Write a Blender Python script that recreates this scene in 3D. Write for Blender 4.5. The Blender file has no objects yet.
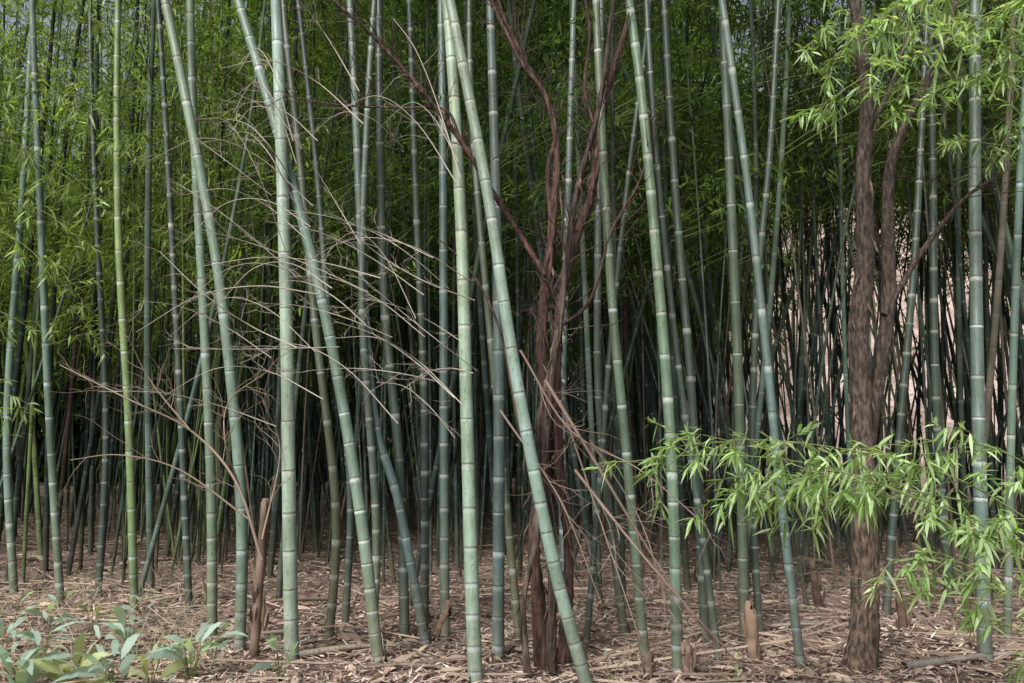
import bpy, math, numpy as np
from mathutils import Vector
rng = np.random.default_rng(7)
F=742.0; PITCH=math.atan(98.5/F); CH=1.6
sp,cp=math.sin(PITCH),math.cos(PITCH)

# ---------- survey helpers: sight bearing + distance -> world position -----
def P(u,v,D):
    x=(u-512)/F; y=(341.5-v)/F
    Y=cp-y*sp; Z=sp+y*cp
    return np.array([x/Y*D, D, CH+Z/Y*D])
def gdist(v):
    y=(341.5-v)/F
    return CH*(cp-y*sp)/-(sp+y*cp)
def sstep(a,b,x):
    t=np.clip((x-a)/(b-a),0,1); return t*t*(3-2*t)
def gz(x,y):
    x=np.asarray(x,float); y=np.asarray(y,float)
    z=0.035*np.sin(1.3*x+0.7*y)+0.03*np.sin(0.9*y-1.7*x+1)+0.02*np.sin(4.1*x+1.3)*np.sin(3.3*y)
    h=sstep(19,50,y)*sstep(2,15,x)
    hill=h*17+h*(.8*np.sin(x*.9+y*.35)+.5*np.sin(y*1.1-x*.5))*(1-h*.5)
    back=sstep(60,200,y)*14
    return z+hill+back

class MB:
    def __init__(s): s.v=[];s.f=[];s.c=[];s.n=0
    def add(s,v,f,c):
        s.v.append(np.array(v,np.float32).reshape(-1,3)); s.f.append(np.asarray(f,np.int64).reshape(-1,4)+s.n)
        c=np.asarray(c,np.float32); c=np.array(np.broadcast_to(c,(len(s.v[-1]),3))); s.c.append(c); s.n+=len(s.v[-1])
    def build(s,name,mat,smooth=True,parent=None):
        v=np.concatenate(s.v);f=np.concatenate(s.f);c=np.concatenate(s.c)
        me=bpy.data.meshes.new(name)
        me.vertices.add(len(v)); me.vertices.foreach_set('co',v.ravel())
        me.loops.add(f.size); me.loops.foreach_set('vertex_index',f.ravel().astype(np.int32))
        me.polygons.add(len(f)); me.polygons.foreach_set('loop_start',np.arange(0,f.size,4,dtype=np.int32))
        me.polygons.foreach_set('loop_total',np.full(len(f),4,np.int32))
        me.polygons.foreach_set('use_smooth',np.full(len(f),smooth))
        a=me.color_attributes.new('Col','FLOAT_COLOR','POINT')
        c4=np.ones((len(v),4),np.float32); c4[:,:3]=c; a.data.foreach_set('color',c4.ravel())
        me.update(calc_edges=True)
        me.materials.append(mat)
        ob=bpy.data.objects.new(name,me); bpy.context.scene.collection.objects.link(ob)
        if parent: ob.parent=parent
        return ob

def norm(a): return a/np.maximum(np.linalg.norm(a,axis=-1,keepdims=True),1e-9)
def spline(pts,step=0.05):
    p=np.asarray(pts,float)
    if len(p)==2: p=np.array([p[0],(p[0]+p[1])/2,p[1]])
    q=np.vstack([2*p[0]-p[1],p,2*p[-1]-p[-2]])
    out=[]
    for i in range(1,len(q)-2):
        n=max(2,int(np.linalg.norm(q[i+1]-q[i])/step))
        t=np.linspace(0,1,n,endpoint=False)[:,None]
        a,b,c,d=q[i-1],q[i],q[i+1],q[i+2]
        out.append(0.5*((2*b)+(-a+c)*t+(2*a-5*b+4*c-d)*t*t+(-a+3*b-3*c+d)*t**3))
    out.append(p[-1:]); return np.vstack(out)
def arclen(p): return np.concatenate([[0],np.cumsum(np.linalg.norm(np.diff(p,axis=0),axis=1))])
def at(p,s,q): return np.stack([np.interp(q,s,p[:,k]) for k in range(3)],-1)
def frames(c):
    t=norm(np.gradient(c,axis=0))
    ref=np.array([0,1,0.]) if abs(t[0][1])<0.9 else np.array([1,0,0.])
    a=norm(np.cross(t,ref)); b=np.cross(t,a); return t,a,b
def tube(mb,c,r,col,sides=8,jit=0):
    c=np.asarray(c,float); n=len(c); r=np.broadcast_to(r,(n,))
    t,a,b=frames(c); th=np.arange(sides)/sides*2*np.pi
    rr=r[:,None]*np.ones(sides)
    if np.ndim(jit) or jit: rr=rr*(1+jit)
    v=c[:,None]+rr[...,None]*(a[:,None]*np.cos(th)[None,:,None]+b[:,None]*np.sin(th)[None,:,None])
    i=np.arange(n-1)[:,None]*sides; j=np.arange(sides)[None]; k=(j+1)%sides
    f=np.stack([i+j,i+k,i+sides+k,i+sides+j],-1)
    col=np.asarray(col,float)
    if col.ndim==2: col=np.repeat(col,sides,0)
    mb.add(v,f,col)
def prisms(mb,p0,p1,r0,r1,col):
    n=len(p0); t=norm(p1-p0); a=norm(np.cross(t,[0.3,0.9,0.31])); b=np.cross(t,a)
    vs=[]
    for p,r in((p0,r0),(p1,r1)):
        for k in range(3):
            an=k*2.0944; vs.append(p+r*(a*math.cos(an)+b*math.sin(an)))
    v=np.stack(vs,1)
    f=np.array([[0,1,4,3],[1,2,5,4],[2,0,3,5]])[None]+np.arange(n)[:,None,None]*6
    mb.add(v,f,np.repeat(np.broadcast_to(col,(n,3)),6,0))
def leaves(mb,pos,d,L,W,col,hero=False,droop=0.15):
    n=len(pos); d=norm(d); L=np.broadcast_to(L,(n,))[:,None]; W=np.broadcast_to(W,(n,))[:,None]
    s=np.cross(d,np.array([0,0,1.])+rng.normal(0,.45,(n,3))); s=norm(s); dn=np.array([0,0,-1.])
    if not hero:
        v=np.stack([pos,pos+d*L*.4+s*W*.5,pos+d*L+dn*L*droop,pos+d*L*.4-s*W*.5],1)
        f=np.arange(4*n).reshape(n,4); mb.add(v,f,np.repeat(np.broadcast_to(col,(n,3)),4,0)); return
    T=[0,.18,.5,.8,1.0]; Wd=[.06,.8,1.0,.55,.03]; v=[]
    for t,w in zip(T,Wd):
        c=pos+d*L*t+dn*L*droop*t*t*1.6
        v+= [c+s*W*.5*w, c-s*W*.5*w]
    v=np.stack(v,1)
    f=np.array([[0,1,3,2],[2,3,5,4],[4,5,7,6],[6,7,9,8]])[None]+np.arange(n)[:,None,None]*10
    mb.add(v,f,np.repeat(np.broadcast_to(col,(n,3)),10,0))

# ---------- materials ----------
def mat(name): 
    m=bpy.data.materials.new(name); m.use_nodes=True; nt=m.node_tree
    return m,nt,nt.nodes['Principled BSDF']
def N(nt,t,**k):
    n=nt.nodes.new(t)
    for a,b in k.items():
        if a in n.inputs: n.inputs[a].default_value=b
        else: setattr(n,a,b)
    return n
def noise_mix(nt,base,scale,detail,lo,hi,vec=None,c1=(0,0,0),amount=0.5,blend='MULTIPLY'):
    no=N(nt,'ShaderNodeTexNoise',Scale=scale,Detail=detail)
    if vec: nt.links.new(vec,no.inputs['Vector'])
    r=N(nt,'ShaderNodeValToRGB'); r.color_ramp.elements[0].position=lo; r.color_ramp.elements[1].position=hi
    r.color_ramp.elements[0].color=(*c1,1); r.color_ramp.elements[1].color=(1,1,1,1)
    nt.links.new(no.outputs['Fac'],r.inputs[0])
    m=N(nt,'ShaderNodeMixRGB',blend_type=blend); m.inputs[0].default_value=amount
    nt.links.new(base,m.inputs[1]); nt.links.new(r.outputs[0],m.inputs[2]); return m.outputs[0],no
def geo_vec(nt,sc=(1,1,1)):
    g=N(nt,'ShaderNodeTexCoord'); mp=N(nt,'ShaderNodeMapping'); mp.inputs['Scale'].default_value=sc
    nt.links.new(g.outputs['Object'],mp.inputs['Vector']); return mp.outputs[0]
def attr(nt): return N(nt,'ShaderNodeAttribute',attribute_name='Col').outputs['Color']

def culm_mat(name,cheap=False):
    m,nt,b=mat(name); c=attr(nt)
    if cheap:
        c,_=noise_mix(nt,c,7,1,.35,.65,geo_vec(nt,(1,1,.5)),(.45,.44,.40),.7)
        d=N(nt,'ShaderNodeBsdfDiffuse'); nt.links.new(c,d.inputs[0]); nt.links.new(d.outputs[0],nt.nodes['Material Output'].inputs['Surface']); return m
    c,_=noise_mix(nt,c,5,3,.38,.66,geo_vec(nt,(1,1,.6)),(.60,.60,.52),.7)
    c,n2=noise_mix(nt,c,60,3,.3,.62,geo_vec(nt,(1,1,.12)),(.62,.62,.6),.55)
    c,_=noise_mix(nt,c,45,4,.34,.40,geo_vec(nt,(1,1,.7)),(.45,.43,.38),.6)
    nt.links.new(c,b.inputs['Base Color']); b.inputs['Roughness'].default_value=.48
    b.inputs['Specular IOR Level'].default_value=.4
    return m
def leaf_mat(name,tr=.35,rough=.5,cheap=False):
    m,nt,b=mat(name); c=attr(nt)
    if cheap: b=N(nt,'ShaderNodeBsdfDiffuse'); nt.links.new(c,b.inputs[0])
    else:
        nt.links.new(c,b.inputs['Base Color']); b.inputs['Roughness'].default_value=rough; b.inputs['Specular IOR Level'].default_value=.5
    t=N(nt,'ShaderNodeBsdfTranslucent'); g=N(nt,'ShaderNodeMixRGB',blend_type='MULTIPLY'); g.inputs[0].default_value=1
    g.inputs[2].default_value=(1.8,1.75,.75,1); nt.links.new(c,g.inputs[1]); nt.links.new(g.outputs[0],t.inputs[0])
    mx=N(nt,'ShaderNodeMixShader'); mx.inputs[0].default_value=tr
    nt.links.new(b.outputs[0],mx.inputs[1]); nt.links.new(t.outputs[0],mx.inputs[2])
    nt.links.new(mx.outputs[0],nt.nodes['Material Output'].inputs['Surface']); return m
def plain_mat(name):
    m,nt,b=mat(name); d=N(nt,'ShaderNodeBsdfDiffuse'); nt.links.new(attr(nt),d.inputs[0]); nt.links.new(d.outputs[0],nt.nodes['Material Output'].inputs['Surface']); return m
def bark_mat(name,zs=.25,bump=.6,scale=40,dark=(.3,.26,.22)):
    m,nt,b=mat(name); c=attr(nt); v=geo_vec(nt,(1,1,zs))
    c,n1=noise_mix(nt,c,scale,6,.40,.60,v,dark,.95)
    c,_=noise_mix(nt,c,5,2,.4,.7,geo_vec(nt),(.6,.6,.55),.5)
    nt.links.new(c,b.inputs['Base Color']); b.inputs['Roughness'].default_value=.85
    bp=N(nt,'ShaderNodeBump',Strength=bump,Distance=.03); nt.links.new(n1.outputs['Fac'],bp.inputs['Height'])
    nt.links.new(bp.outputs[0],b.inputs['Normal']); return m
def ground_mat():
    m,nt,b=mat('leaf_litter_soil'); v=geo_vec(nt)
    r=N(nt,'ShaderNodeValToRGB'); no=N(nt,'ShaderNodeTexNoise',Scale=14,Detail=6,Roughness=.75); nt.links.new(v,no.inputs['Vector'])
    e=r.color_ramp.elements; e[0].position=.32;e[0].color=(.06,.04,.032,1);e[1].position=.7;e[1].color=(.40,.31,.26,1)
    e2=r.color_ramp.elements.new(.5); e2.color=(.22,.155,.125,1)
    nt.links.new(no.outputs['Fac'],r.inputs[0])
    c,_=noise_mix(nt,r.outputs[0],.7,5,.40,.60,v,(.42,.40,.36),.8)
    mm=N(nt,'ShaderNodeMixRGB',blend_type='MULTIPLY'); mm.inputs[0].default_value=1; nt.links.new(c,mm.inputs[1]); nt.links.new(attr(nt),mm.inputs[2])
    nt.links.new(mm.outputs[0],b.inputs['Base Color']); b.inputs['Roughness'].default_value=.95
    bp=N(nt,'ShaderNodeBump',Strength=.8,Distance=.03); nt.links.new(no.outputs['Fac'],bp.inputs['Height']); nt.links.new(bp.outputs[0],b.inputs['Normal'])
    return m
M_culm=culm_mat('bamboo_culm_skin'); M_culm2=culm_mat('shaded_culm_skin',True)
M_leaf=leaf_mat('bamboo_leaf',.4); M_leaf2=leaf_mat('canopy_leaf',.45,cheap=True); M_dry=plain_mat('dry_leaf')
M_bark=bark_mat('rough_bark',.3,1.0,42,(.22,.19,.16)); M_red=bark_mat('red_brown_bark',.12,1,34,(.2,.15,.13)); M_twig=plain_mat('twig_bark'); M_ground=ground_mat()

# ---------- ground ----------
def axis(lo,hi,n,k): 
    t=np.linspace(-1,1,n); s=np.sinh(k*t)/np.sinh(k); return np.where(s<0,-s*lo,s*hi)
gx=axis(-400,400,260,5.5); gy=8+axis(-308,592,300,5.5)
X,Y=np.meshgrid(gx,gy); Zg=gz(X,Y)+.012*rng.normal(size=X.shape)*(np.abs(X)<12)
mb=MB(); v=np.stack([X,Y,Zg],-1); nx=len(gx)
i=np.arange(len(gy)-1)[:,None]*nx; j=np.arange(nx-1)[None]
hl=(sstep(17,24,Y)*sstep(2,8,X)).ravel()[:,None]  # slope's pale dry litter brightened further; its sunlit look is in the colour
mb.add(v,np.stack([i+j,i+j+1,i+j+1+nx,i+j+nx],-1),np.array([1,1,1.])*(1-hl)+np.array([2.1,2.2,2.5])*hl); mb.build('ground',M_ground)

# ---------- leaf litter ----------
mb=MB()
n=100000
y=4.2+13*rng.random(n)**1.7; x=(rng.random(n)*2-1)*(y*.78+.8)
pos=np.stack([x,y,gz(x,y)+.008+.03*rng.random(n)],-1)
an=rng.random(n)*6.28; d=np.stack([np.cos(an),np.sin(an),rng.normal(.05,.22,n)],-1)
pal=np.array([[.38,.28,.23],[.29,.205,.165],[.46,.37,.31],[.20,.13,.10],[.34,.245,.205],[.12,.08,.065],[.54,.46,.40]])
col=pal[rng.integers(0,7,n)]*(.7+.5*rng.random((n,1)))*(.93+.35*np.sin(x*1.7+y)*np.sin(y*2.3-x*.8))[:,None]
leaves(mb,pos,d,.04+.08*rng.random(n),.008+.012*rng.random(n),col,droop=.02)
n=2500; y=4.3+12*rng.random(n)**1.5; x=(rng.random(n)*2-1)*(y*.78+.5); p0=np.stack([x,y,gz(x,y)+.03],-1)
an=rng.random(n)*6.28; l=.1+.5*rng.random((n,1)); p1=p0+np.stack([np.cos(an),np.sin(an),rng.normal(0,.06,n)],-1)*l
prisms(mb,p0,p1,.005,.003,np.array([.3,.24,.19])*(.5+rng.random((n,1))))
n=200; y=5+9*rng.random(n); x=(rng.random(n)*2-1)*(y*.72); p0=np.stack([x,y,gz(x,y)+.04],-1)
an=rng.random(n)*6.28; l=.5+1.4*rng.random((n,1)); p1=p0+np.stack([np.cos(an),np.sin(an)*.6,0*an],-1)*l
p1[:,2]=gz(p1[:,0],p1[:,1])+.04+.12*rng.random(n)**3
prisms(mb,p0,p1,.011,.006,np.array([.30,.23,.18])*(.5+.9*rng.random((n,1))))
n=900; y=4.5+8*rng.random(n)**1.4; x=(rng.random(n)*2-1)*(y*.76); pos=np.stack([x,y,gz(x,y)+.03],-1); an=rng.random(n)*6.28
leaves(mb,pos,np.stack([np.cos(an),np.sin(an),rng.normal(.1,.15,n)],-1),.10+.16*rng.random(n),.03+.03*rng.random(n),np.array([.42,.32,.25])*(.45+.75*rng.random((n,1))),True,.1)
mb.build('leaf_litter',M_dry,False)

# ---------- bamboo ----------
def culm(mb,path,r,green,sides=10,L0=.29,lo=False,band=(.50,.56,.50),bs=.85):
    s=arclen(path); tot=s[-1]; nodes=[0]; L0=L0*rng.uniform(.82,1.3)
    while nodes[-1]<tot:
        h=nodes[-1]; nodes.append(h+L0*(.5+.7*min(1,h/2.2))*(.88+.24*rng.random()))
    q=[];rm=[];cc=[]; g=np.array(green); band=np.array(band)*min(1,.4+3*g[1]); scar=g*.5+np.array([.03,.025,.015])
    bs=bs*rng.uniform(.7,1.1); w1=rng.uniform(.7,1.2)
    for a,b in zip(nodes[:-1],nodes[1:]):
        gg=g*(.86+.28*rng.random()); k=min(1,bs*(.55+.6*rng.random())); bb=band*k+gg*(1-k); wv=w1*(.5+.8*rng.random())
        if lo: seq=[(a,1.05,scar),(a+.015,1,gg),(b-.04*wv,1,gg*1.05),(b-.024*wv,1,bb),(b-.006,1.02,bb)]
        else: seq=[(a,1.07,scar),(a+.004,1.04,scar),(a+.009,1,gg*.9),((a+b)/2,.99,gg),(b-.05*wv,1,gg*1.1),(b-.017*wv-.004,1,bb),(b-.006,1.01,bb*.95),(b-.004,1.04,scar*1.2)]
        for x_ in seq: q.append(x_[0]);rm.append(x_[1]);cc.append(x_[2])
    q=np.array(q);ok=q<tot;q=q[ok];rm=np.array(rm)[ok];cc=np.array(cc)[ok]
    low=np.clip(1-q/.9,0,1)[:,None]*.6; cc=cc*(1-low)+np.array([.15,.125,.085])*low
    w_=np.sin(q*.8+g[0]*90); cc=cc*np.stack([.97+.07*w_,1+.02*w_,1.03-.04*w_],-1)
    taper=np.interp(q/tot,[0,.4,.85,1],[1,.86,.35,.12])
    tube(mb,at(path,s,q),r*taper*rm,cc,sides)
def fan(mbL,mbT,path,h0,nspr,leafL,greens,nl=12,rad=1.1,big_=2.0,kpow=1.0):
    s=arclen(path); nw=max(4,nspr//5); k=np.clip((rng.random(nw)**kpow)[rng.integers(0,nw,nspr)]+rng.normal(0,.012,nspr),0,1)
    q=h0+(s[-1]-h0)*k; base=at(path,s,q); an=rng.random(nspr)*6.28
    R=rad*(.25+.75*rng.random(nspr))*(1-.45*k)
    out=np.stack([np.cos(an),np.sin(an),.35+.3*rng.random(nspr)],-1)
    c=base+out*R[:,None]; c[:,2]-=.15*R
    if mbT is not None: prisms(mbT,base,c,.005,.0018,np.array([.10,.13,.05])*(.6+.8*rng.random((nspr,1))))
    ax=norm(out*[1,1,.2]+rng.normal(0,.35,(nspr,3))+[0,0,-.25])
    big=np.where(c[:,2]>CH+.66*c[:,1]+.6,big_,1.0)  # unseen leaves above the view are oversized to block skylight
    B=np.repeat(big,nl)
    P0=np.repeat(c,nl,0)+np.repeat(ax,nl,0)*((rng.random(nspr*nl)-.35)*.5)[:,None]*B[:,None]+rng.normal(0,.06,(nspr*nl,3))*B[:,None]
    d=np.repeat(ax,nl,0)*.7+rng.normal(0,.55,(nspr*nl,3))+[0,0,-.3]
    L=leafL*(.7+.6*rng.random(nspr*nl))*B
    g=np.repeat(np.array(greens)[rng.integers(0,len(greens),nspr)]*(.65+.7*rng.random((nspr,1))),nl,0)*rng.uniform(.6,1.35)
    leaves(mbL,P0,d,L,L*.19,g)

G_DARK=[(.055,.105,.03),(.075,.13,.037),(.045,.085,.026)]
G_MID=[(.10,.17,.045),(.13,.20,.055),(.08,.14,.04)]
G_LIME=[(.18,.27,.07),(.23,.32,.10),(.14,.22,.06)]
def culm_path(pts_uv,D,H,ddepth=0):
    pts=[]
    n=len(pts_uv)
    for i,(u,v) in enumerate(pts_uv): pts.append(P(u,v,D+ddepth*i/(n-1)))
    pts[0][2]=float(gz(pts[0][0],pts[0][1]))-.08
    t=norm(pts[-1]-pts[-2]); p=pts[-1].copy()
    lean=t.copy(); step=1.2
    while p[2]<H and len(pts)<20:
        lean=norm(lean+np.array([rng.normal(0,.02),rng.normal(0,.02),.01])); p=p+lean*step; pts.append(p)
    return spline(pts,.15)
BR=(.28,.37,.30); MD=(.16,.225,.175); DK=(.055,.08,.063); BL=(.115,.16,.145); LM=(.19,.27,.11)
heroes=[
 ([(292,668),(289,500),(287,350),(283,200),(276,0)],15,BR),
 ([(476,682),(471,560),(467,420),(460,200),(447,0)],15.5,(.26,.345,.25)),
 ([(592,684),(553,560),(515,370),(487,190),(450,0)],14,(.25,.325,.26)),
 ([(380,672),(357,490),(322,300),(277,130),(238,0)],13,MD),
 ([(240,655),(241,500),(222,300),(200,170),(165,0)],12,(.18,.245,.185)),
 ([(213,645),(211,480),(203,300),(195,150),(190,0)],10.5,(.165,.225,.155)),
 ([(135,618),(129,430),(119,250),(117,100),(118,0)],8.5,LM),
 ([(62,606),(50,430),(42,250),(32,0)],8,MD),
 ([(498,655),(499,400),(496,200),(490,0)],13,BL),
 ([(445,640),(444,400),(443,150),(441,0)],10.5,(.09,.13,.11)),
 ([(405,640),(400,470),(384,300),(380,120),(379,0)],11,DK),
 ([(425,625),(424,400),(416,200),(410,20)],9,DK),
 ([(566,642),(562,420),(568,200),(574,0)],9,BL),
 ([(646,660),(629,480),(612,300),(603,150),(596,0)],11,(.11,.15,.095)),
 ([(678,668),(671,450),(656,250),(641,90),(629,0)],12.5,(.125,.185,.125)),
 ([(706,645),(692,400),(676,200),(664,0)],10,DK),
 ([(745,645),(739,400),(731,200),(722,0)],11,(.07,.1,.07)),
 ([(802,672),(781,500),(766,350),(747,180),(722,0)],9.5,BL),
 ([(985,668),(978,400),(975,200),(975,0)],14,(.125,.175,.15)),
 ([(950,606),(936,400),(933,200),(931,0)],9,DK),
 ([(328,650),(336,510),(316,330),(300,160)],10,(.085,.10,.06)),
 ([(428,645),(398,500),(375,420),(363,280),(355,100)],10,BL),
 ([(16,592),(7,420),(22,200),(30,60)],8,MD),
 ([(190,612),(181,420),(170,200),(158,0)],7.5,DK),
 ([(520,640),(508,520),(478,200),(470,60)],9,(.085,.10,.065)),
 ([(885,620),(900,430),(915,250),(925,60)],8.5,DK),
 ([(1006,640),(1012,400),(1020,180)],8,MD),
 ([(720,660),(700,520),(680,380),(660,200)],8,DK),
 ([(98,600),(106,430),(98,250)],7,DK),
 ([(625,630),(600,420),(598,250),(601,60)],9,(.075,.10,.08)),
 ([(372,650),(376,520),(362,300),(368,100)],9,(.09,.12,.09)),
 ([(760,640),(752,480),(757,300),(770,150)],8,DK),
 ([(585,640),(600,480),(610,350),(628,180)],7,DK),
 ([(345,630),(350,480),(330,330),(318,180)],8,DK),
]
hero_xy=[]
for pts,w,g in heroes:
    D=gdist(pts[0][1]); path=culm_path(pts,D,10.5+1.5*rng.random(),rng.normal(.15,.25))
    hero_xy.append(path[0][:2])
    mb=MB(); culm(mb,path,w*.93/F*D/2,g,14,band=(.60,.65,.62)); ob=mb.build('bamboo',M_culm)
    ml=MB(); mb2=MB(); fan(ml,mb2,path,7,14,.15,G_MID,9,1.0,1.0)
    ml.build('foliage',M_leaf2,False,ob); mb2.build('branchlets',M_twig,False,ob)
hero_xy=np.array(hero_xy)

# the thicket behind
mc=MB(); ml=MB(); mt=MB()
cnt=0
NT=1170
while cnt<NT:
    thin=cnt>=780
    if thin:
        y=rng.uniform(8,15.5)
        x=y*rng.uniform(.26,.78) if rng.random()<.45 else y*rng.uniform(-.6,.3)
    else: y=6.9+25*rng.random(); x=(rng.random()*2-1)*(y*.78+3)
    rt=x/y
    if rt>.30 and y>14.5: continue
    if rt<-.30 and y>24: continue
    if y<8.5 and rng.random()<.5: continue
    if np.min(np.hypot(*(hero_xy-[x,y]).T))<.22: continue
    cnt+=1
    H=rng.uniform(8.5,13.5) if not thin else rng.uniform(6,10); ln=rng.normal(0,.045 if rng.random()<.7 else .13,2); cv=rng.normal(0,.07,2)
    if rt>.25: ln[0]+=rng.normal(.03,.10)
    h=np.array([-.08,.25*H,.5*H,.75*H,H]); k=h/H
    px=x+ln[0]*h+cv[0]*H*.3*np.sin(k*3)+ (k**3)*ln[0]*2
    py=y+ln[1]*h*.6+cv[1]*H*.3*np.sin(k*3)
    path=spline(np.stack([px,py,gz(x,y)+h],-1),.4)
    t=rng.random()
    g=np.array([.047,.064,.050])*(.5+.8*rng.random())  # stems coloured dark to deepen the shade inside the grove
    if t<.14: g=np.array([.11,.15,.115])
    elif t<.21: g=np.array([.16,.135,.10])
    elif t<.27: g=np.array([.075,.055,.045])
    if rt<-.35 and rng.random()<.3: g=np.array(LM)*.7
    if y>14: g=g*.8  # deeper stems darker still, interior shade put into their colour
    r=rng.uniform(.010,.020) if thin else rng.uniform(.016,.038)*(1.15 if y>14 else 1)
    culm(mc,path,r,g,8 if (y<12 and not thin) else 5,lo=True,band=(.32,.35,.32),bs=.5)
    if thin and rng.random()<.6: continue
    gr=G_DARK if -.2<rt<.22 else (G_LIME if rt<-.2 and rng.random()<.85 else G_MID)  # leaf tone by bearing: bright lime left stands in for backlight, centre darker
    h0=rng.uniform(3.3,5.0) if -.25<rt<.3 else rng.uniform(2.4,4.4)
    if rt>.3: h0=rng.uniform(4.0,6.0)
    bg_=1.2 if rt<-.2 else (1.4 if rt>.25 else 1.8)
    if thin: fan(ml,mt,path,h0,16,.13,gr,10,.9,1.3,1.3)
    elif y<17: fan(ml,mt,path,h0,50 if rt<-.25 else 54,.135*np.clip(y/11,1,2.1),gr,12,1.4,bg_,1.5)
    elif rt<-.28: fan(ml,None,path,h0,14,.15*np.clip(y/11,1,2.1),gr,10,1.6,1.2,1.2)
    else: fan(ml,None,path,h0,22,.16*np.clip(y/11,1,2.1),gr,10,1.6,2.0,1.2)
thicket=mc.build('bamboo_thicket',M_culm2)
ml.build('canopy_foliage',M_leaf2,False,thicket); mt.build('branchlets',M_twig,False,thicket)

# ---------- woodland behind ----------
def mass(name,n,fx,fy,fz,L,greens,cl=1.2,trunks=True):
    mb=MB(); nc=n//60
    cx=rng.uniform(*fx,nc); cy=rng.uniform(*fy,nc); cz=gz(cx,cy)+rng.uniform(*fz,nc)
    c=np.stack([cx,cy,cz],-1); g=np.array(greens)[rng.integers(0,len(greens),nc)]*(.6+.8*rng.random((nc,1)))
    pos=np.repeat(c,60,0)+rng.normal(0,cl,(nc*60,3))*[1,1,.6]
    l=L*(.6+.8*rng.random(nc*60)); leaves(mb,pos,rng.normal(0,1,pos.shape)+[0,0,-.3],l,l*.4,np.repeat(g,60,0))
    for k in range(int((fx[1]-fx[0])/2.2)):
        x=rng.uniform(*fx);y=rng.uniform(*fy);z=float(gz(x,y)); h=fz[1]*rng.uniform(.6,.95)
        c=spline([[x,y,z-.2],[x+rng.normal(0,.3),y,z+h*.5],[x+rng.normal(0,.7),y,z+h]],.5)
        tube(mb,c,np.linspace(.16,.04,len(c))*(1 if trunks else .4),(.05,.038,.028),7)
    return mb.build(name,M_leaf2,False)
mass('distant_woodland',46000,(-14,9),(33,38),(0,27),.75,G_DARK,1.5)
mass('distant_woodland',26000,(-40,-8),(28,32),(0,5),.55,[(.02,.04,.012)])  # near-black leaf colour carries the interior shade low on the left
mass('distant_woodland',24000,(-42,-12),(30,36),(4,13),.55,G_LIME,1.3)
mass('distant_woodland',30000,(10,48),(46,60),(0,9),.6,G_MID,1.8)
# saplings and scrub on the slope
mb=MB()
for k in range(120):
    y=rng.uniform(20,42); x=y*rng.uniform(.26,.74); z=float(gz(x,y)); H=rng.uniform(1.5,6.5); a=rng.normal(0,.15)
    c=spline([[x,y,z-.2],[x+a*H*.5,y,z+H*.5],[x+a*H*1.3,y,z+H]],.5)
    tube(mb,c,np.linspace(.05,.015,len(c))*rng.uniform(.6,1.6),np.array([.07,.055,.045])*rng.uniform(.6,1.8),5)
    n=int(rng.choice([0,20,50])); 
    if n:
        pos=c[rng.integers(len(c)//3,len(c),n)]+rng.normal(0,.5,(n,3)); l=.22*(.6+.8*rng.random(n))
        leaves(mb,pos,rng.normal(0,1,(n,3)),l,l*.4,np.array(G_MID[k%3])*(.7+.7*rng.random((n,1))))
mb.build('slope_scrub',M_leaf2,False)

# ---------- trees ----------
def limb(mb,pts,w,D,dd=None,sides=14,col=(.12,.07,.05),jit=.07,wobk=.08):
    n=len(pts); dd=dd if dd is not None else [0]*n
    W=[P(u,v,D+e) for (u,v),e in zip(pts,dd)]
    r=np.array(w)/F*D/2
    p=spline(W,.03); s=arclen(p); sw=arclen(np.array(W)); 
    R=np.interp(s/s[-1],sw/sw[-1],r)
    kn=np.arange(0,s[-1]+.5,.35)
    wob=np.stack([np.interp(s,kn,rng.normal(0,1,len(kn))) for _ in range(2)],-1)*(R*wobk)[:,None]
    p=p.copy(); p[:,:2]+=wob
    th=np.arange(sides)/sides*6.28; ph=rng.random(4)*6
    J=jit*(np.sin(3*th[None]+ph[0]+s[:,None]*2)+.7*np.sin(5*th[None]-s[:,None]*3+ph[1]))+jit*.6*rng.normal(size=(len(s),sides))
    c=np.array(col)*(.8+.4*rng.random((len(s),1)))
    tube(mb,p,R,c,sides,J); return p
def flakes(mb,p,n,R,col):
    i=rng.integers(2,int(len(p)*.75),n); an=rng.random(n)*6.28; o=np.stack([np.cos(an),np.sin(an),0*an],-1)
    pos=p[i]+o*R*.9; dd=o*.25+np.stack([rng.normal(0,.25,n),rng.normal(0,.2,n),np.where(rng.random(n)<.7,-1,1)],-1)
    l=.05+.14*rng.random(n); leaves(mb,pos,dd,l,.010+.012*rng.random(n),np.array(col)*(.5+1.1*rng.random((n,1))),True,.05)
def twigs(mb,p,n,L,r,col,depth=2,up=.2,spread=.9,start=.1):
    s=arclen(p)
    for k in range(n):
        q=s[-1]*(start+(1-start)*rng.random()); b=at(p,s,q); t=norm(at(p,s,min(q+.05,s[-1]))-at(p,s,max(q-.05,0)))
        d=norm(t*.8+rng.normal(0,spread,3)*[1,.7,.8]+[0,0,up]); l=L*(.4+.9*rng.random())
        pts=[b]; 
        for m in range(3): d=norm(d+rng.normal(0,.22,3)); pts.append(pts[-1]+d*l/3)
        c=spline(pts,l/6); tube(mb,c,np.linspace(r,r*.35,len(c)),np.array(col)*(.7+.5*rng.random()),4)
        if depth>1: twigs(mb,c,3,L*.5,r*.55,col,depth-1,up,spread)
RD=(.11,.055,.043); WB=.22
mb=MB(); D=5.6
t1=limb(mb,[(541,672),(536,600),(532,540),(546,430),(541,340),(552,230),(557,150),(545,95),(520,60),(482,-20)],[19,13,11,11,11,9,7,5,4,3],D,col=RD,wobk=WB)
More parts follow.
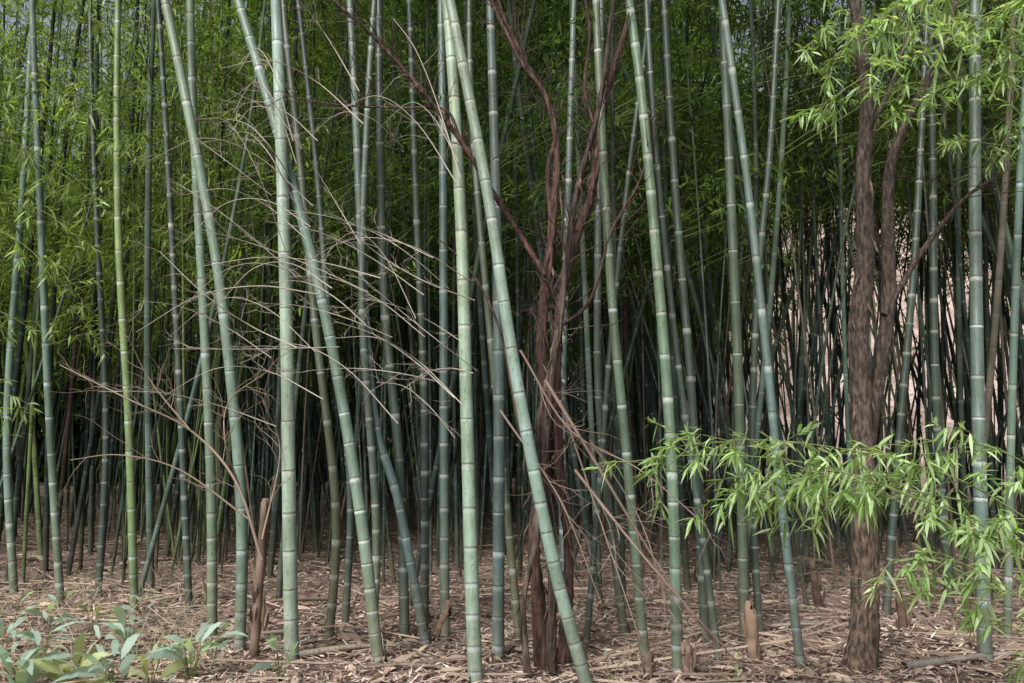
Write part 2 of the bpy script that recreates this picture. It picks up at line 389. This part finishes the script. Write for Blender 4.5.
t2=limb(mb,[(562,668),(570,560),(561,450),(557,340),(575,240),(592,190),(606,100),(628,20),(645,-60)],[14,9,9,10,10,9,7,6,5],D+.15,[0,.1,.1,.1,.2,.2,.2,.2,.2],col=RD,wobk=WB)
t3=limb(mb,[(551,670),(553,560),(544,470),(552,380),(566,270),(578,190),(598,110),(612,10),(618,-50)],[11,8,7,7,7,6,5,4,3],D-.12,[0,-.1,-.1,-.1,0,0,0,0,0],col=(.075,.048,.04),wobk=WB)
t4=limb(mb,[(526,672),(523,600),(540,520),(538,420),(560,330),(565,250),(560,190)],[8,6,6,5,5,3,2],D-.2,None,9,(.13,.095,.075),wobk=WB)
b1=limb(mb,[(545,275),(520,235),(488,185),(460,140),(425,95),(372,35),(318,-12)],[6.5,5.5,5.5,5,4.5,3.5,2.5],D-.1,[0,0,-.1,-.2,-.3,-.4,-.5],8,RD)
b2=limb(mb,[(552,225),(548,170),(556,125),(530,70),(505,20),(490,-30)],[6,5,4.5,4,3,2],D+.1,None,8,RD)
b3=limb(mb,[(556,330),(590,300),(612,230),(640,180),(655,120)],[4,3.5,3,2.5,1.5],D+.1,None,8,RD)
b4=limb(mb,[(460,140),(445,110),(400,108),(340,105),(285,95)],[3.5,3,2.5,2,1],D-.3,None,6,RD)
b5=limb(mb,[(540,470),(520,430),(500,330),(470,270),(440,240)],[3.5,3,2.5,2,1.2],D-.1,None,6,RD)
b6=limb(mb,[(592,190),(600,150),(585,90),(590,30),(580,-20)],[5,4,3.5,3,2],D+.2,None,6,RD)
for b,n in((t1,26),(t2,34),(t3,26),(t4,14),(b1,26),(b2,20),(b3,12),(b4,10),(b6,10)): twigs(mb,b,n,.5,.0048,(.10,.062,.052),2,.3,.6,.3)
for b,n,R in((t1,110,.042),(t2,90,.036),(t3,80,.03),(t4,50,.02)): flakes(mb,b,n,R,(.13,.09,.07))
mb.build('red_barked_tree',M_red)

mb=MB(); D=gdist(682)+.05; BK2=(.085,.06,.048)
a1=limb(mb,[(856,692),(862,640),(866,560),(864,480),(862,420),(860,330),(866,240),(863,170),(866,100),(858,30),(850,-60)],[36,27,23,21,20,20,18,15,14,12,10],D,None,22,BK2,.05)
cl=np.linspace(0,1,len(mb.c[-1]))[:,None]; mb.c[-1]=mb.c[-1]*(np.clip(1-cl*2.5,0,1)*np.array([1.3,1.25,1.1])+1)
a2=limb(mb,[(864,500),(870,430),(884,350),(889,280),(887,215),(890,165),(905,125),(930,75),(948,30),(965,-40)],[12,13,13,14,12,11,9,8,7,5],D+.08,None,16,BK2,.05)
a3=limb(mb,[(884,315),(905,278),(930,240),(965,198),(1003,172)],[7,6,5.5,4,2],D+.05,None,8,BK2,.05)
a4=limb(mb,[(866,130),(885,100),(900,60),(915,0),(920,-40)],[6,5,4.5,4,3],D,None,8,BK2,.05)
for b,n in((a1,8),(a2,14),(a3,9),(a4,8)): twigs(mb,b,n,.45,.0045,(.06,.045,.035),2,.3,.6,.5)
flakes(mb,a1,90,.068,(.12,.09,.07))
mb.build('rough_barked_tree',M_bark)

# ---------- leafy sprays ----------
def spray(name,branches,leafL,greens,mat_=M_leaf,per=11,tw=.32,dens=9,droop=.35):
    mb=MB(); mw=MB()
    for pts in branches:
        W=spline([P(*q) for q in pts],.04); s=arclen(W)
        tube(mw,W,np.linspace(.006,.002,len(W)),(.16,.20,.08),5)
        nt_=max(3,int(s[-1]*dens))
        for k in range(nt_):
            q=s[-1]*(.08+.92*(k+rng.random())/nt_); b=at(W,s,q); t=norm(at(W,s,min(q+.05,s[-1]))-at(W,s,max(q-.08,0)))
            d=norm(t*.7+rng.normal(0,.6,3)+[0,0,.02]); l=tw*(.5+.8*rng.random()); pp=[b]
            for m in range(3): d=norm(d+[0,0,-.22]+rng.normal(0,.1,3)); pp.append(pp[-1]+d*l/3)
            c=spline(pp,l/8); tube(mw,c,np.linspace(.0025,.001,len(c)),(.18,.22,.09),4)
            cs=arclen(c); n=per; qq=cs[-1]*(.25+.75*rng.random(n)); pos=at(c,cs,qq)
            dd=norm(c[-1]-c[0])*.6+rng.normal(0,.6,(n,3))+[0,0,-.06]
            g=np.array(greens)[rng.integers(0,len(greens),n)]*(.7+.6*rng.random((n,1)))*rng.uniform(.7,1.2)
            L=leafL*(.6+.6*rng.random(n)); leaves(mb,pos,dd,L,L*.165,g,True,droop*rng.random((n,1))*1.2)
    root=mw.build(name,M_twig); mb.build('leaves',mat_,False,root); return root
G_SP=[(.24,.37,.14),(.30,.43,.20),(.17,.29,.09),(.38,.49,.28)]  # leaf sheen and highlights worked in as paler greens
spray('bamboo_branch',[
 [(1075,600,4.1),(1000,535,4.0),(900,492,3.9),(800,462,3.8),(700,455,3.8),(625,462,3.8)],
 [(1060,540,4.3),(960,480,4.2),(860,452,4.1),(760,440,4.1),(680,446,4.1)],
 [(960,500,4.2),(880,485,4.0),(800,475,3.9),(740,480,3.9)],
 [(1070,650,3.9),(1010,590,3.8),(950,560,3.8),(890,560,3.8)],
 [(1075,500,4.4),(1010,455,4.3),(950,440,4.2),(900,448,4.2)],
 [(1070,660,3.8),(1020,630,3.8),(960,610,3.8)],
 [(1075,540,3.9),(1030,520,3.9),(970,520,3.9)],
 [(850,460,4.2),(800,490,4.2),(720,495,4.2)],
 [(900,480,4.1),(850,505,4.1),(800,520,4.1)],
 ],.105,G_SP,per=13,tw=.25,dens=13)
spray('bamboo_branch',[
 [(1080,-30,4.6),(1000,10,4.6),(930,50,4.6),(860,80,4.6),(815,110,4.6)],
 [(1080,40,4.8),(1010,60,4.8),(940,85,4.8),(880,105,4.8)],
 [(1060,-80,5),(980,-30,5),(900,5,5),(850,40,5),(830,70,5)],
 [(1080,90,5),(1030,70,5),(990,60,5)],
 [(1000,-60,4.7),(940,-10,4.7),(890,30,4.7)],
 [(1080,-10,4.7),(1020,10,4.7),(970,20,4.7)],
 [(1080,130,5.2),(1040,110,5.2),(1000,120,5.2)],
 [(1080,170,6),(1030,150,6),(960,140,6)],
 [(1000,-20,6),(930,20,6),(850,20,6),(800,50,6)],
 ],.11,G_SP,per=13,tw=.28,dens=13)
spray('bamboo_branch',[
 [(-60,60,7.5),(10,40,7.5),(60,60,7.5),(95,100,7.5)],
 [(-60,160,7),(0,140,7),(50,160,7),(90,190,7)],
 [(-60,250,7),(-10,230,7),(30,250,7),(60,290,7)],
 [(-60,330,7.5),(-10,310,7.5),(35,330,7.5)],
 [(-60,420,7),(-20,390,7),(20,400,7)],
 [(118,160,6.9),(150,130,7.2),(190,140,7.4)],
 [(60,120,8),(110,90,8),(160,80,8),(200,100,8)],
 [(119,60,8),(150,20,8),(200,10,8),(260,40,8)],
 [(40,200,8),(80,180,8),(120,190,8),(150,230,8)],
 [(119,260,8),(150,230,8),(180,240,8)],[(-40,10,7.5),(30,-10,7.5),(90,10,7.5)],
 [(45,330,7.5),(70,310,7.5),(90,330,7.5)],[(0,100,7.2),(50,90,7.2),(110,110,7.2)],[(-20,200,7.2),(40,210,7.2),(80,240,7.2)],
 ],.12,[(.21,.31,.10),(.27,.37,.14),(.16,.25,.07)],per=13,tw=.4,dens=9)

# ---------- dead twiggy tops ----------
def dead(name,mains,D,col,side=10,L=.5,up=0.0,r=.003):
    mb=MB()
    for pts,w in mains:
        W=spline([P(u,v,D+.15*rng.normal()) for u,v in pts],.06)
        tube(mb,W,np.linspace(w,w*.35,len(W))/F*D/2,col,5)
        twigs(mb,W,side,L,r,col,2,up,.45,.15)
    return mb.build(name,M_twig)
GR=(.36,.32,.28)
mains=[]
for k in range(48):
    x0=480-rng.random()*210; y0=130+k*6+rng.normal(0,28); L_=rng.uniform(70,190); a=math.radians(rng.normal(22,20)); bow=rng.normal(18,14)
    x1=x0-L_*math.cos(a); y1=y0-L_*math.sin(a)
    mains.append(([(x0,y0),((x0*2+x1)/3,(2*y0+y1)/3-bow),((x0+2*x1)/3,(y0+2*y1)/3-bow*1.1),(x1,y1)],rng.uniform(.9,1.6)))
dead('dead_bamboo_top',mains,5.0,GR,5,.24,0,.0017)
dead('dead_branch',[([(262,560),(235,480),(190,430),(130,400),(60,365)],3.4),([(240,490),(225,440),(230,400),(270,370)],2.5),
 ([(250,520),(180,470),(120,455),(70,460)],2.2),([(190,430),(150,380),(125,330)],2.2),([(262,540),(280,450),(262,400)],2.2)],5.3,(.22,.17,.13),9,.35,.1)
dead('dead_branch',[([(545,380),(600,470),(655,560),(715,650)],4),([(575,470),(630,540),(690,610),(740,665)],3.5),([(590,440),(640,520),(665,600)],2.5),
 ([(520,350),(570,430),(640,470),(700,520)],2.5),([(500,410),(560,500),(600,600)],2.5),([(560,400),(600,520),(640,640)],2.5)],5.2,(.24,.18,.15),10,.4,0)
dead('dead_branch',[([(1024,560),(930,520),(860,480),(800,470)],3),([(990,600),(900,590),(820,560)],2.5)],4.6,(.25,.2,.15),8,.3,.1)

# ---------- stumps & fallen poles ----------
def stump(u,v,top,w,col,name='bamboo_stump',shag=8):
    D=gdist(v); b=P(u,v,D); h=(v-top)/F*D; b[2]=float(gz(b[0],b[1]))-.05
    n=12; mb=MB(); path=np.linspace(b,b+[.06*rng.normal(),0,h+.05],n); r=w/F*D/2
    R=np.linspace(r*1.1,r*.9,n); R[::4]*=1.08; path=np.vstack([path,path[-1],path[-1]-[0,0,.06],path[-1]-[0,0,.07]]); R=np.concatenate([R,[r*.65,r*.6,.001]])
    c=np.tile(col,(len(R),1))*(.6+.7*rng.random((len(R),1))); c[-2:]*=.3
    J=.05*rng.normal(size=(len(R),12))
    tube(mb,path,R,c,12,J)
    V=mb.v[-1]; V[(n-1)*12:(n+1)*12,2]+=np.tile(rng.uniform(-.05,.06,12),2)[:24]
    k=shag; an=rng.random(k)*6.28; p0=b+np.stack([np.cos(an)*r,np.sin(an)*r,.02+h*.6*rng.random(k)],-1)
    leaves(mb,p0,np.stack([np.cos(an)*.25,np.sin(an)*.25,1.2+0*an],-1),.08+.12*rng.random(k),.025,np.array(col)*(.7+.6*rng.random((k,1))),True,.05)
    mb.build(name,M_twig)
stump(755,662,612,12,(.19,.135,.10)); stump(253,665,520,8,(.18,.13,.10),shag=26); stump(690,672,645,11,(.17,.12,.095))
stump(648,672,655,12,(.14,.10,.08)); stump(820,612,570,7,(.1,.07,.055)); stump(206,606,575,6,(.24,.185,.13))
stump(350,612,590,6,(.18,.12,.09)); stump(262,640,600,6,(.22,.16,.12)); stump(430,640,610,8,(.16,.11,.08)); stump(905,640,612,8,(.16,.11,.08))
def pole(a,b,w,col,name='fallen_bamboo_pole'):
    Da,Db=gdist(a[1]),gdist(b[1]); p=P(*a,Da);q=P(*b,Db); 
    r=w/F*Da/2; p[2]=gz(*p[:2])+r+.02; q[2]=gz(*q[:2])+r+.02
    mb=MB(); path=spline([p,(p+q)/2+[0,0,.02],q],.05); culm(mb,path,r,col,9,band=(.3,.25,.2)); mb.build(name,M_culm)
pole((298,668),(402,656),7,(.38,.31,.24)); pole((905,684),(1060,655),8,(.34,.28,.24)); pole((770,634),(850,640),5,(.25,.19,.15))
pole((160,600),(40,592),4,(.25,.2,.15)); pole((880,600),(960,612),4,(.25,.18,.14)); pole((560,625),(480,612),4,(.22,.16,.13))
pole((440,676),(360,683),4,(.34,.27,.2)); pole((600,612),(700,600),4,(.3,.24,.18)); pole((330,600),(240,612),4,(.3,.24,.18)); pole((700,640),(640,625),4,(.3,.22,.17))

# ---------- broad-leaved bamboo grass ----------
def sasa(u,v,n,L,col):
    D=gdist(v); b=P(u,v,D); b[2]=float(gz(b[0],b[1])); mb=MB()
    an=rng.random(n)*6.28; el=.35+.95*rng.random(n); h=.05+.2*rng.random(n)
    pos=b+np.stack([.05*np.cos(an),.05*np.sin(an),h],-1)
    prisms(mb,np.repeat(b[None],n,0),pos,.003,.002,np.array([.15,.2,.08]))
    d=np.stack([np.cos(an)*np.cos(el),np.sin(an)*np.cos(el),np.sin(el)],-1)
    l=L*(.6+.6*rng.random(n)); leaves(mb,pos,d,l,l*.19,np.array(col)*(.65+.6*rng.random((n,1))),True,.3)
    mb.build('bamboo_grass',M_leaf,False)
SG=(.31,.42,.37)
for u,v,n,L in [(48,640,9,.26),(128,655,12,.3),(190,692,16,.32),(70,690,16,.34),(112,690,12,.3),(280,692,9,.26),(18,692,14,.36),(12,632,7,.24),(735,690,5,.15),(212,674,8,.24),(150,695,10,.3),(610,690,3,.1),(40,664,10,.3),(92,640,6,.22),(5,660,8,.28),(140,630,6,.2),(60,618,5,.2),(100,665,7,.26)]:
    sasa(u,v,n,L,SG if rng.random()<.75 else (.32,.36,.2))
mb=MB()
for k in range(420):
    u=rng.uniform(-30,210);v=rng.uniform(580,692);D=gdist(v);b=P(u,v,D);b[2]=gz(b[0],b[1]);d=norm(np.array([rng.normal(0,.5),rng.normal(0,.3),1]))
    l=rng.uniform(.12,.42); c=spline([b,b+d*l*.5,b+d*l+[rng.normal(0,.08),0,-.06]],.05); tube(mb,c,np.linspace(.0028,.001,len(c)),np.array([.45,.39,.27])*(.5+.7*rng.random()),4)
mb.build('dry_grass',M_twig,False)

# ---------- light, sky, camera ----------
S=bpy.context.scene
EL,AZ=math.radians(46),math.radians(-150)
w=bpy.data.worlds.new("World"); S.world=w; w.use_nodes=True; nt=w.node_tree
sky=nt.nodes.new('ShaderNodeTexSky'); sky.sky_type='NISHITA'; sky.sun_disc=False; sky.sun_elevation=EL; sky.sun_rotation=AZ; sky.dust_density=4; sky.ozone_density=.8
hs=nt.nodes.new('ShaderNodeHueSaturation'); hs.inputs['Saturation'].default_value=.5; nt.links.new(sky.outputs[0],hs.inputs['Color'])
bg=nt.nodes['Background']; bg.inputs[1].default_value=.15; nt.links.new(hs.outputs[0],bg.inputs[0])
L=bpy.data.lights.new('sun','SUN'); L.energy=5.0; L.angle=math.radians(20); L.color=(1,.98,.93)
lo=bpy.data.objects.new('sun',L); S.collection.objects.link(lo)
sd=Vector((math.sin(AZ)*math.cos(EL),math.cos(AZ)*math.cos(EL),math.sin(EL))); lo.rotation_euler=sd.to_track_quat('Z','Y').to_euler()
cam=bpy.data.cameras.new('camera'); cam.sensor_width=36; cam.lens=F/1024*36; cam.clip_end=2000
co=bpy.data.objects.new('camera',cam); S.collection.objects.link(co); co.location=(0,0,CH); co.rotation_euler=(math.pi/2+PITCH,0,0); S.camera=co
S.view_settings.view_transform='Standard'; S.view_settings.look='None'; S.view_settings.exposure=0
